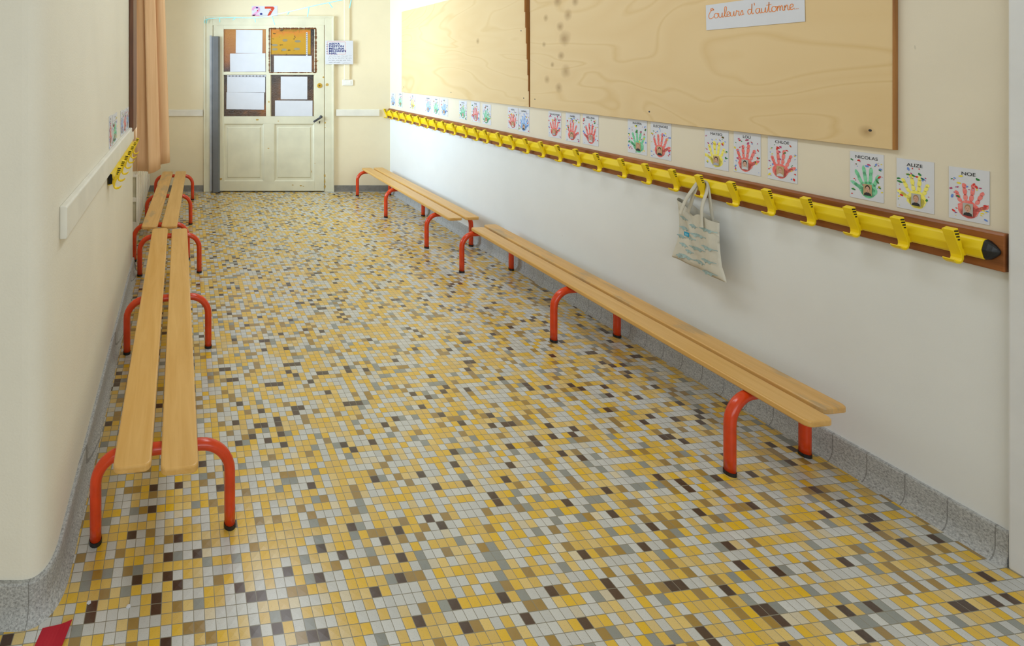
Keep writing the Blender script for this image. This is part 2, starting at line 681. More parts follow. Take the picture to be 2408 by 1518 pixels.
# white bumper boards
BUMP = [(0, 0), (-0.018, 0), (-0.022, 0.004), (-0.022, 0.094), (-0.018, 0.098), (0, 0.098)]
struct(MB().prism(BUMP, 1.53, 3.62, M_white_wood).obj('trim_3', loc=LW(0, 0.985), rotz=ROT_L, bevel=0.004))
BUMP2 = [(0, 0), (-0.016, 0), (-0.02, 0.004), (-0.02, 0.075), (-0.016, 0.079), (0, 0.079)]
struct(MB().prism(BUMP2, bx(790), bx(891.5), M_white_wood).obj('trim_4', loc=(0, YB, bz(272.5)), bevel=0.003))
struct(MB().prism(BUMP2, -1.17, bx(477.5), M_white_wood).obj('trim_5', loc=(0, YB, bz(273)), bevel=0.003))

# ------------------------------------------------------------------ door
door = bpy.data.objects.new('door_1', None)
C.objects.link(door)
door.location = (0, YB, 0)
struct(door)
door['label'] = 'cream painted door with four hammered glass panes and two lower panels'


def casing(x0, x1, z1, w, y0, y1, m):
    q = MB()
    q.box(x0, x0 + w, y0, y1, 0, z1, m)
    q.box(x1 - w, x1, y0, y1, 0, z1, m)
    q.box(x0 + w, x1 - w, y0, y1, z1 - w, z1, m)
    return q


q = casing(bx(480), bx(784), bz(39), 0.105, -0.022, 0, M_door)
xa, xb, zt = bx(480), bx(784), bz(39)
q.box(xa - 0.004, xa + 0.02, -0.032, 0, 0, zt + 0.004, M_door)
q.box(xb - 0.02, xb + 0.004, -0.032, 0, 0, zt + 0.004, M_door)
q.box(xa + 0.02, xb - 0.02, -0.032, 0, zt - 0.02, zt + 0.004, M_door)
q.obj('door_frame', door, bevel=0.004)
LX0, LX1, LZ0, LZ1 = bx(502), bx(761.5), 0.012, bz(54)
# leaf: stiles and rails around panes and panels
panes = {'tl': (525, 625, 69, 168), 'tr': (634, 741, 68, 170), 'bl': (527, 627, 176, 273), 'br': (638, 737, 176, 273)}
lf = MB()
Y0, Y1 = -0.018, -0.001
cols = [LX0, bx(526), bx(625.5), bx(636), bx(739), LX1]
rows = [LZ0, bz(426), bz(290), bz(273), bz(176), bz(169), bz(68.5), LZ1]
for (c0, c1) in ((0, 1), (4, 5)):
    lf.box(cols[c0], cols[c1], Y0, Y1, rows[0], rows[7], M_door)
lf.box(cols[2], cols[3], Y0, Y1, rows[3], rows[6], M_door)
for (r0, r1) in ((0, 1), (2, 3), (6, 7)):
    lf.box(cols[1], cols[4], Y0, Y1, rows[r0], rows[r1], M_door)
lf.box(cols[1], cols[2], Y0, Y1, rows[4], rows[5], M_door)
lf.box(cols[3], cols[4], Y0, Y1, rows[4], rows[5], M_door)
# wide lower middle stile and the recessed lower panels
lf.box(bx(621), bx(644), Y0, Y1, rows[1], rows[2], M_door)
lfo = lf.obj('door_leaf', door, bevel=0.002)
MB().box(LX0, LX1, -0.003, -0.001, 0.001, 0.012, M_dark).obj('threshold_gap', door)


def lower_panel(x0, x1):
    """a sunk panel: sloping moulding, flat ground, raised field"""
    q = MB()
    z0, z1 = rows[1], rows[2]

    def ring(d0, ya, d1, yb):
        A = [(x0 + d0, ya, z0 + d0), (x1 - d0, ya, z0 + d0), (x1 - d0, ya, z1 - d0), (x0 + d0, ya, z1 - d0)]
        B = [(x0 + d1, yb, z0 + d1), (x1 - d1, yb, z0 + d1), (x1 - d1, yb, z1 - d1), (x0 + d1, yb, z1 - d1)]
        q.add(A + B, [(i, (i + 1) % 4, 4 + (i + 1) % 4, 4 + i) for i in range(4)], M_door)
    ring(0, -0.0172, 0.004, -0.0172)
    ring(0.004, -0.0172, 0.020, -0.003)
    ring(0.020, -0.003, 0.042, -0.003)
    ring(0.042, -0.003, 0.052, -0.010)
    q.add([(x0 + 0.052, -0.010, z0 + 0.052), (x1 - 0.052, -0.010, z0 + 0.052), (x1 - 0.052, -0.010, z1 - 0.052), (x0 + 0.052, -0.010, z1 - 0.052)], [(0, 1, 2, 3)], M_door)
    q.obj('panel', door)


lower_panel(bx(526), bx(621))
lower_panel(bx(644), bx(739))
M_pane, M_pane_amber = pane_mat(), pane_amber()
M_puttybrown = plain('chipped_putty', (110, 66, 30), 0.7, 0.3, 60)
for k, (x0, x1, y0, y1) in panes.items():
    o = MB().box(0, bx(x1) - bx(x0), -0.004, -0.001, 0, bz(y0) - bz(y1), M_pane_amber if k in ('tl',) else M_pane).obj('pane', door)
    o.location = (bx(x0), 0, bz(y1))
# chipped brown putty around the upper right pane
rnd = random.Random(3)
q = MB()
x0, x1, z0, z1 = bx(633), bx(742), bz(170.5), bz(67)


def ragged(ax0, az0, ax1, az1, w):
    for i in range(34):
        t0, t1 = i / 34, (i + 1) / 34
        ww = w * rnd.uniform(0.5, 1.5)
        if az0 == az1:
            q.box(ax0 + (ax1 - ax0) * t0, ax0 + (ax1 - ax0) * t1, -0.0195, -0.002, az0 - ww, az0 + ww, M_puttybrown)
        else:
            q.box(ax0 - ww, ax0 + ww, -0.0195, -0.002, az0 + (az1 - az0) * t0, az0 + (az1 - az0) * t1, M_puttybrown)


ragged(x0, z1, x1, z1, 0.007)
ragged(x0, z0, x1, z0, 0.005)
ragged(x0, z0, x0, z1, 0.006)
ragged(x1, z0, x1, z1, 0.010)
q.obj('putty', door)
# paint chips on the leaf and frame
q = MB()
for (cx_, cy_, w, h, yy) in ((605, 281, 4, 2, -0.0188), (654, 284, 1.8, 1, -0.0188), (631, 348, 2.4, 1.4, -0.0188), (518, 420, 4.6, 3.2, -0.0188), (688, 434, 2, 1.2, -0.0188),
                        (707, 435.5, 3, 1.2, -0.0188), (713, 437, 2, 1, -0.0188), (713, 375, 1.5, 2, -0.0078), (547, 414, 1.6, 1, -0.0078), (740, 383, 1, 1, -0.0188),
                        (769, 199, 4.5, 4.2, -0.0228), (760, 181.5, 2.6, 2, -0.0188), (764, 288, 1.8, 2.6, -0.0228), (764, 299, 1.4, 1, -0.0228), (763, 412, 2, 4, -0.0228),
                        (762.8, 425, 1.6, 6, -0.0228), (763, 438, 2.2, 5, -0.0228), (732, 402, 0.8, 3, -0.0188), (632, 239, 1.6, 2.6, -0.0188), (746, 143, 3, 1, -0.0188)):
    pts = []
    for k in range(10):
        a_ = 2 * math.pi * k / 10
        r_ = rnd.uniform(0.7, 1.15)
        pts.append((bx(cx_) + math.cos(a_) * w / BS * r_, yy, bz(cy_) + math.sin(a_) * h / BS * r_))
    q.poly(pts, M_chip)
q.obj('paint_chip', door)
# grey finger guard on the hinge side
q = MB()
g0, g1 = bx(498), bx(517.5)
q.prism([(g0, -0.03), (g0 + 0.02, -0.062), (g1 - 0.02, -0.062), (g1, -0.030), (g1 - 0.03, -0.0195), (g0, -0.026)], 0.003, bz(86), M_grey, 'xy')
o = q.obj('finger_guard', door, bevel=0.003)
o['label'] = 'grey plastic finger guard strip along the hinge side'
MB().box(bx(493.5), bx(498.4), -0.040, -0.0225, 0.02, bz(84), M_alu).obj('guard_edge', door)
# lever handle, keyhole, lock
hx, hz = bx(754), bz(274)
hd = MB().tube([(hx, -0.012, hz), (hx, -0.050, hz)], 0.010, M_handle, 12)
hd.tube(catmull([(hx + 0.006, -0.052, hz + 0.002), (hx - 0.03, -0.054, hz - 0.02), (bx(736), -0.052, bz(285.5))], 5), 0.012, M_handle, 10)
hd.tube([(hx, -0.017, hz), (hx, -0.023, hz)], 0.018, M_handle, 16)
h_ = hd.obj('door_handle', door, smooth=True)
h_['label'] = 'dark metal lever handle pointing down to the hinge side'
kx, kz = bx(751), bz(287)
pl = MB().tube([(kx, -0.017, kz), (kx, -0.0205, kz)], 0.024, M_door, 20)
pl.poly([(kx + math.cos(t) * 0.009, -0.0208, kz + 0.006 + math.sin(t) * 0.008) for t in [i * 2 * math.pi / 12 for i in range(12)]], M_dark)
pl.poly([(kx - 0.005, -0.0208, kz - 0.014), (kx + 0.005, -0.0208, kz - 0.014), (kx + 0.004, -0.0208, kz + 0.004), (kx - 0.004, -0.0208, kz + 0.004)], M_dark)
pl.obj('keyhole_plate', door)
lx, lz = bx(751), bz(201)
lk = MB().tube([(lx, -0.017, lz), (lx, -0.026, lz)], 0.030, M_brass, 24, radii=[0.031, 0.026])
lk.tube([(lx - 0.003, -0.0255, lz), (lx - 0.003, -0.0285, lz)], 0.012, plain('dark_brass', (130, 96, 40), 0.4), 16)
lk.box(lx - 0.004, lx - 0.002, -0.0292, -0.0282, lz - 0.009, lz + 0.009, M_dark)
lk.obj('lock_cylinder', door)

# ------------------------------------------------------------------ papers on the door and back wall
PG = 'blank papers on the door panes'


def sheet(x0, x1, y0, y1, label, tilt=0.0, y=-0.0145, cat='paper', group=None, name='paper_sheet', m=None, curl=0.0):
    w, h = (x1 - x0) / BS, (y1 - y0) / BS
    q = MB()
    nx = 6
    fr = [(w * (i / nx - 0.5), -curl * (i / nx) ** 3) for i in range(nx + 1)]
    v, f = [], []
    for zz in (-h / 2, h / 2):
        for (xx, yy) in fr:
            v.append((xx, yy, zz))
        for (xx, yy) in fr:
            v.append((xx, yy + 0.0006, zz))
    k = nx + 1
    for i in range(nx):
        f += [(i, i + 1, 2 * k + i + 1, 2 * k + i), (k + i, 3 * k + i, 3 * k + i + 1, k + i + 1), (i, k + i, k + i + 1, i + 1), (2 * k + i, 2 * k + i + 1, 3 * k + i + 1, 3 * k + i)]
    f += [(0, 2 * k, 3 * k, k), (nx, k + nx, 3 * k + nx, 2 * k + nx)]
    q.add(v, f, m or M_paper)
    o = q.obj(name)
    o.location = (bx((x0 + x1) / 2), YB + y, bz((y0 + y1) / 2))
    o.rotation_euler = (0, tilt, 0)
    return tag(o, label, cat, group)


sheet(554.5, 617, 70.5, 125, 'white upright sheet in the upper amber pane beside the hinges', R(0.6), y=-0.0065, group=PG)
sheet(541, 624, 125.5, 168.5, 'white wide sheet under the upright one, upper pane at the hinge side', R(-0.4), y=-0.0125, group=PG)
sheet(534, 623.5, 181, 217, 'white wide sheet below a punched strip, lower pane at the hinge side', R(0.3), y=-0.0065, group=PG)
sheet(532.5, 621, 217.3, 257, 'white wide sheet lowest in the pane beside the hinges, two small pin marks', R(0.6), y=-0.0095, group=PG)
sheet(660, 722.5, 180, 233.5, 'small nearly square white sheet in the dark pane above the handle', R(0.2), y=-0.0065, group=PG)
sheet(646.5, 734.5, 236, 272.5, 'white wide sheet at the bottom of the pane nearest the door handle', R(0.2), y=-0.0125, group=PG)
sheet(644, 732.5, 131, 169, 'white wide sheet below the yellow painting in the chipped pane', R(0.2), y=-0.0135, group=PG)
# binder strips
def strip(px0, px1, py0, py1, label, vert):
    w, h = (px1 - px0) / BS, (py1 - py0) / BS
    q = MB().box(-w / 2, w / 2, -0.0006, 0, -h / 2, h / 2, M_paper)
    n_ = 11
    for i in range(n_):
        t = (i + 0.7) / (n_ + 0.4) - 0.5
        if vert:
            q.box(-w * 0.2, w * 0.2, -0.0010, -0.0006, t * h - 0.006, t * h + 0.006, M_dark)
        else:
            q.box(t * w - 0.008, t * w + 0.008, -0.0010, -0.0006, -h * 0.22, h * 0.22, M_dark)
    o = q.obj('punched_strip')
    o.location = (bx((px0 + px1) / 2), YB - 0.0098, bz((py0 + py1) / 2))
    return tag(o, label, 'plastic strip')


strip(534, 625, 177, 180, 'white punched pocket edge lying across the lower hinge-side pane', False)
strip(719.5, 723, 76, 131, 'white punched pocket edge standing upright over the yellow painting', True)
# yellow painting behind a plastic pocket
q = MB().box(0, bx(730) - bx(635), -0.0008, 0, 0, bz(69) - bz(128), painting_mat())
o = q.obj('painting')
o.location = (bx(635), YB - 0.0062, bz(128))
tag(o, 'yellow and orange child painting in the upper pane with chipped brown edges', 'painting')
q = MB()
M_greyleaf = plain('grey_cutout', (150, 140, 110), 0.7)
for (lx_, ly_, ww) in ((646, 106, 8), (646, 116, 8), (670, 95, 7), (700, 97, 8), (668, 117, 7), (698, 115, 8)):
    q.poly([(bx(lx_) - bx(635) + math.cos(t) * ww / BS * (1 if k % 2 else 0.8), -0.0012, bz(ly_) - bz(128) + math.sin(t) * 3 / BS) for k, t in enumerate([i * 2 * math.pi / 14 for i in range(14)])], M_greyleaf)
q.obj('grey_shapes', o)

# number sheet above the door
ns = thing('number_sheet', 'white sheet with a pink 2 and a red 7 above the door', 'sign', (bx(622.5), YB - 0.001, bz(27)))
MB().box(-30.5 / BS, 30 / BS, -0.0008, 0, -13 / BS, 13 / BS, M_paper).obj('sheet', ns)
M_pink = plain('pink_crayon', (232, 170, 210), 0.7)
M_seven = plain('red_orange_crayon', (206, 70, 40), 0.7)
M_navy = plain('navy_crayon', (40, 50, 130), 0.7)
two = catmull([(-0.140, 0.012), (-0.128, 0.036), (-0.10, 0.045), (-0.072, 0.034), (-0.068, 0.012), (-0.10, -0.018), (-0.137, -0.044), (-0.10, -0.046), (-0.062, -0.046)], 6)
tw = MB().ribbon([(p.x, p.y) for p in [Vector((v[0] * 1.04, v[1] * 1.12)) for v in two]], 0.026, -0.0014, M_pink)
tw.obj('digit', ns)
sv = MB().ribbon([(0.0, 0.045), (0.03, 0.046), (0.105, 0.046)], 0.026, -0.0014, M_seven)
sv.ribbon([(0.108, 0.05), (0.075, 0.0), (0.045, -0.055)], 0.030, -0.0015, M_seven)
sv.obj('digit', ns)
dc = MB()
for (px_, pz_, rx_, rz_, mm) in ((-0.093, 0.045, 0.014, 0.008, M_navy), (-0.043, -0.030, 0.016, 0.012, M_navy), (-0.086, 0.010, 0.007, 0.010, DAB[0]), (0.068, 0.010, 0.018, 0.006, PBG[0]), (0.085, -0.055, 0.02, 0.003, DAB[4])):
    dc.poly([(px_ + rx_ * math.cos(t), -0.0018, pz_ + rz_ * math.sin(t)) for t in [i * 2 * math.pi / 14 for i in range(14)]], mm)
dc.obj('crayon_mark', ns)

# handwritten list of names beside the door
nl = thing('name_list', 'handwritten list of five names in blue capitals beside the door', 'notice', (bx(796.5), YB - 0.0335, bz(123.5)))
MB().box(-32.5 / BS, 32.5 / BS, -0.0008, 0.0, -27.5 / BS, 27.5 / BS, M_paper).obj('sheet', nl)
wr_ = MB()
for (x_, z_, x2_, z2_) in ((-28, 25, 14, 25), (14, 25, 14, -4), (14, -4, -28, -4), (-28, -4, -28, 25)):
    wr_.ribbon([(x_ / BS, z_ / BS), ((x_ + x2_) / 2 / BS, (z_ + z2_) / 2 / BS), (x2_ / BS, z2_ / BS)], 0.0035, -0.0012, M_redline)
wr_.obj('red_box', nl)
for i, w in enumerate(('- ASSYA', '- DESTON', '- MELLINA', '- MILHANN', '- NAIL')):
    t = link('name_lettering', text_mesh('name_lettering', w, 0.032, M_blueink, 1.45, align='LEFT', bold=0.0011), nl)
    t.location = (-30 / BS, -0.0014, (19.5 - 5.6 * i) / BS - 0.008)
sc = MB()
for i in range(4):
    x_ = -26.0 + (2 if i in (0, 3) else 0)
    end = (24, 29, 22, -4)[i]
    while x_ < end:
        L = rnd.uniform(4, 9)
        pts = [((x_ + L * k / 8) / BS, (-8.5 - 4.9 * i + rnd.uniform(-0.9, 0.9)) / BS) for k in range(9)]
        sc.ribbon(pts, 0.0028, -0.0012, M_penink)
        x_ += L + 2.2
sc.ribbon([((8 + 2 * k) / BS, (-25 + rnd.uniform(-0.8, 0.8)) / BS) for k in range(9)], 0.0028, -0.0012, M_penink)
sc.obj('handwriting', nl)

# cable trunking and light switch
q = MB().prism([(bx(809), 0), (bx(809), -0.014), (bx(809) + 0.003, -0.018), (bx(821.5) - 0.003, -0.018), (bx(821.5), -0.014), (bx(821.5), 0)], bz(187), ZC, M_wall_back, 'xy')
tag(q.obj('cable_trunking', loc=(0, YB, 0)), 'cream cable trunking running up the wall above the light switch', 'trunking')
ls = thing('light_switch', 'white light switch on the wall beside the door frame', 'light switch', (bx(817.5), YB, bz(194)))
MB().box(-12.5 / BS, 12.5 / BS, -0.012, 0, -7 / BS, 7 / BS, M_switch).obj('switch_plate', ls, bevel=0.004)
MB().box(-7 / BS, 7 / BS, -0.016, -0.0115, -4.2 / BS, 4.2 / BS, M_switch).obj('rocker', ls, bevel=0.002)

# ------------------------------------------------------------------ plywood display boards
M_edge = wood('plywood_edge', (140, 88, 40), (178, 124, 62), 'z', 0.5)


def board(s0, s1, z0, z1, m, label, topfix=0.0, proud=0.0):
    root = thing('display_board', label, 'board', RW(s0, z0), ROT_R)
    w = s0 - s1
    q = MB().prism([(0, 0), (w, 0), (w - topfix, z1 - z0), (0, z1 - z0)], -0.014, -0.001, m, 'xz')
    q.obj('plywood_panel', root, bevel=0.0012)
    e = MB()
    hh = z1 - z0
    n_ = 8
    for i in range(n_):
        a0, a1 = i / n_, (i + 1) / n_
        th = 0.0155 + proud * (a0 + a1) / 2
        e.box(w - topfix * (a0 + a1) / 2 - 0.001, w - topfix * (a0 + a1) / 2 + 0.004, -th, -0.001, hh * a0, hh * a1, M_edge)
    e.obj('board_edge', root)
    sm = MB()
    for (x_, z_) in ((0.05, 0.06), (w - 0.06, 0.06), (w * 0.5, 0.05), (w - 0.09, 0.55)):
        sm.tube([(x_, -0.0135, z_), (x_, -0.0148, z_)], 0.0045, M_handle, 10)
    sm.obj('screw', root)
    return root


rk = random.Random(8)
K2 = [(x, z, r * 1.15) for x, z, r in [(0.17, 0.20, 0.020), (0.22, 0.30, 0.012), (0.34, 0.26, 0.030), (0.30, 0.36, 0.020), (0.33, 0.47, 0.034), (0.29, 0.55, 0.022), (0.16, 0.62, 0.018), (0.36, 0.62, 0.026),
      (0.14, 0.44, 0.014), (0.28, 0.15, 0.024), (0.27, 0.72, 0.026), (1.80, 0.055, 0.016), (0.42, 0.70, 0.02)]]
board(5.809, 3.668, 1.210, 2.116, plywood('okoume_plywood', 2.3, [(1.5, 0.5, 0.02)]), 'smaller plywood board at the far end of the coat rail wall', 0.022, 0.03)
board(3.660, 1.790, 1.210, 2.30, plywood('birch_plywood', 5.1, K2), 'larger knotty plywood board carrying the handwritten autumn title')

# ------------------------------------------------------------------ cursive title sheet
ST = {
    'C': ([[(0.95, 1.75), (0.75, 2.15), (0.45, 2.0), (0.55, 1.6), (1.0, 1.75), (0.75, 1.95), (0.3, 1.3), (0.05, 0.6), (0.2, 0.05), (0.6, 0.0), (1.0, 0.35)]], 1.05),
    'o': ([[(0.55, 0.92), (0.2, 0.95), (0, 0.5), (0.2, 0), (0.55, 0.08), (0.7, 0.5), (0.55, 0.92), (0.85, 0.85)]], 0.82),
    'u': ([[(0, 0.9), (0.03, 0.25), (0.25, 0), (0.5, 0.25), (0.6, 0.95), (0.6, 0.2), (0.75, 0), (0.92, 0.2)]], 0.9),
    'l': ([[(0, 0.2), (0.35, 1.1), (0.45, 1.9), (0.25, 2.1), (0.12, 1.6), (0.12, 0.4), (0.3, 0), (0.52, 0.2)]], 0.5),
    'e': ([[(0, 0.35), (0.4, 0.55), (0.45, 0.9), (0.2, 1.0), (0, 0.5), (0.2, 0), (0.62, 0.25)]], 0.6),
    'r': ([[(0, 0.2), (0.15, 1.05), (0.3, 0.85), (0.52, 0.85), (0.5, 0.2), (0.62, 0), (0.78, 0.2)]], 0.75),
    's': ([[(0, 0.2), (0.3, 1.0), (0.42, 0.5), (0.38, 0.08), (0.1, 0.05)], [(0.38, 0.08), (0.65, 0.2)]], 0.65),
    'd': ([[(0.55, 0.9), (0.2, 0.95), (0, 0.5), (0.2, 0), (0.5, 0.2), (0.65, 1.0), (0.7, 2.0), (0.66, 0.3), (0.8, 0), (0.95, 0.2)]], 0.95),
    "'": ([[(0.1, 2.1), (0.15, 1.6)]], 0.3),
    'a': ([[(0.55, 0.9), (0.2, 0.95), (0, 0.5), (0.2, 0), (0.5, 0.2), (0.62, 0.95), (0.62, 0.25), (0.78, 0), (0.92, 0.2)]], 0.9),
    't': ([[(0, 0.2), (0.2, 1.2), (0.25, 1.9), (0.22, 0.3), (0.4, 0), (0.6, 0.2)], [(-0.15, 1.35), (0.2, 1.38), (0.6, 1.45)]], 0.6),
    'm': ([[(0, 0), (0.04, 0.9), (0.08, 0.5), (0.25, 0.95), (0.38, 0.75), (0.4, 0.02), (0.42, 0.5), (0.6, 0.95), (0.75, 0.75), (0.76, 0.2), (0.9, 0), (1.05, 0.2)]], 1.05),
    'n': ([[(0, 0), (0.04, 0.9), (0.08, 0.5), (0.28, 0.95), (0.42, 0.75), (0.44, 0.2), (0.58, 0), (0.75, 0.2)]], 0.72),
    '.': ([[(0.05, 0.0), (0.09, 0.05), (0.12, 0.0)]], 0.22),
    ' ': ([], 0.55),
}


def cursive(body, xh, w, m, y):
    q = MB()
    x = 0.0
    for ch in body:
        strokes, adv = ST[ch]
        for st in strokes:
            pts = catmull([(px * xh + x * xh, pz * xh, 0) for px, pz in st], 5)
            q.ribbon([(p.x, p.y) for p in pts], w, y, m)
        x += adv
    return q, x * xh


sA, sB = 2.435, 2.036            # the sheet hangs tilted on the larger board
ti = thing('title_sheet', 'long white sheet with orange handwriting tilted on the larger plywood board', 'sign', RW((sA + sB) / 2, 1.733, 0.0155), ROT_R)
ti.rotation_euler = (0, R(-1.2), ROT_R)
W, Hh = 0.385, 0.118
MB().box(-W / 2, W / 2, -0.0007, 0, -Hh / 2, Hh / 2, M_paper).obj('sheet', ti)
q, tw_ = cursive("Couleurs d'automne...", 0.0222, 0.0027, M_orange, -0.0012)
o = q.obj('handwriting', ti)
o.scale = (0.355 / tw_, 1, 1)
o.location = (-0.181, 0, -0.006)

# ------------------------------------------------------------------ handprint posters
HR = random.Random(21)


def blob(q, cx_, cz_, rx, rz, ang, y, m, n_=14, jag=0.12):
    pts = []
    for k in range(n_):
        t = 2 * math.pi * k / n_
        r_ = 1 + HR.uniform(-jag, jag)
        u, v = rx * r_ * math.cos(t), rz * r_ * math.sin(t)
        pts.append((cx_ + u * math.cos(ang) - v * math.sin(ang), y, cz_ + u * math.sin(ang) + v * math.cos(ang)))
    q.poly(pts, m)


def poster(loc, rotz, w, h, colour, name, label, group, thumb=1, gap=True, pale=False):
    root = thing('handprint_poster', label, 'poster', loc, rotz, group)
    MB().box(-w / 2, w / 2, -0.0018, -0.0006, -h / 2, h / 2, M_paper).obj('sheet', root)
    m = PAINT[colour]
    X = lambda u: u * w
    Z = lambda v: v * h
    lean = HR.uniform(-0.08, 0.08)
    q = MB()
    px, pz = X(HR.uniform(-0.03, 0.05) - 0.03 * thumb), Z(-0.27)
    blob(q, px, pz, X(0.27), Z(0.165), lean, -0.0022, m, 18, 0.07)
    blob(q, px, pz - Z(0.05), X(0.21), Z(0.13), lean, -0.0022, m, 16, 0.08)
    # four fingers of unequal length and a thumb from the side of the palm
    for i, (a0, ln) in enumerate(((0.40, 0.21), (0.15, 0.29), (-0.08, 0.31), (-0.34, 0.26))):
        a0 = (a0 + lean) * (-thumb if thumb < 0 else 1)
        if thumb < 0:
            a0 = -(-(a0))
        bxp = px + X((-0.19, -0.065, 0.06, 0.19)[i] * (1))
        ang = (0.33, 0.10, -0.08, -0.30)[i] + lean
        ln = ln * HR.uniform(0.92, 1.08)
        if thumb < 0:
            ln = (0.26, 0.31, 0.29, 0.21)[i]
        bz_ = pz + Z((0.11, 0.15, 0.15, 0.11)[i])
        d = Vector((-math.sin(ang), math.cos(ang)))
        segs = ((0.30, 0.40), (0.78, 0.30)) if not gap else ((0.22, 0.17), (0.60, 0.22), (0.92, 0.13))
        for (c_, l_) in segs:
            blob(q, bxp + d.x * ln * h * c_, bz_ + d.y * ln * h * c_, X(0.056), ln * h * (l_ + 0.05), ang, -0.0022, m, 12, 0.10)
    ta = -0.95 * thumb
    d = Vector((-math.sin(ta), math.cos(ta)))
    for c_, l_ in ((0.06, 0.10), (0.14, 0.09)):
        blob(q, px + X(0.19) * thumb + d.x * h * c_, pz + Z(0.0) + d.y * h * c_, X(0.065), h * l_, ta, -0.0022, m, 12, 0.10)
    q.v = [(max(-0.485 * w, min(0.485 * w, x)), y, max(-0.485 * h, z)) for x, y, z in q.v]
    q.obj('handprint', root)
    q = MB()
    for _ in range(64):
        u, v = HR.uniform(-0.46, 0.46), HR.uniform(-0.46, 0.34)
        if abs(u) < 0.30 and -0.47 < v < 0.10 and HR.random() < 0.93:
            continue
        r_ = HR.choice((0.014, 0.020, 0.028, 0.038)) * w
        blob(q, X(u), Z(v), r_ * HR.uniform(1.0, 2.0), r_ * 0.9, HR.uniform(-1.5, 1.5), -0.0024, HR.choice(DAB), 9, 0.2)
    q.v = [(max(-0.488 * w, min(0.488 * w, x)), y, z) for x, y, z in q.v]
    q.obj('paint_dabs', root)
    me = text_mesh('name_lettering', name, 0.092 * h, M_ink, 0.95)
    ex = max(v.co.x for v in me.vertices) - min(v.co.x for v in me.vertices)
    if ex > 0.82 * w:
        me.transform(Matrix.Scale(0.82 * w / ex, 4, (1, 0, 0)))
    t = link('name_lettering', me, root)
    t.location = (0, -0.0028, 0.365 * h)
    q = MB()
    fx, fz, fw, fh = px - X(0.01), pz - Z(0.01), 0.125 * w, 0.118 * h
    q.poly([(fx - fw, -0.0030, fz - fh), (fx + fw, -0.0030, fz - fh), (fx + fw, -0.0030, fz + fh), (fx - fw, -0.0030, fz + fh)], HR.choice(PBG))
    sh = HR.choice(SHIRT)
    q.poly([(fx - fw * 0.9, -0.0032, fz - fh), (fx + fw * 0.9, -0.0032, fz - fh), (fx + fw * 0.75, -0.0032, fz - fh * 0.62), (fx + fw * 0.2, -0.0032, fz - fh * 0.45), (fx - fw * 0.2, -0.0032, fz - fh * 0.45), (fx - fw * 0.75, -0.0032, fz - fh * 0.62)], sh)
    hair = HR.choice(HAIR)
    blob(q, fx, fz + fh * 0.26, fw * 0.60, fh * 0.60, 0, -0.0033, hair, 16, 0.03)
    blob(q, fx, fz + fh * 0.06, fw * 0.50, fh * 0.54, 0, -0.0034, SKIN, 16, 0.02)
    for ex_ in (-0.2, 0.2):
        blob(q, fx + fw * ex_, fz + fh * 0.16, fw * 0.07, fh * 0.04, 0, -0.0035, HAIR[0], 8, 0)
    blob(q, fx, fz - fh * 0.2, fw * 0.16, fh * 0.04, 0, -0.0035, M_cap, 8, 0)
    q.obj('portrait_photo', root)
    return root


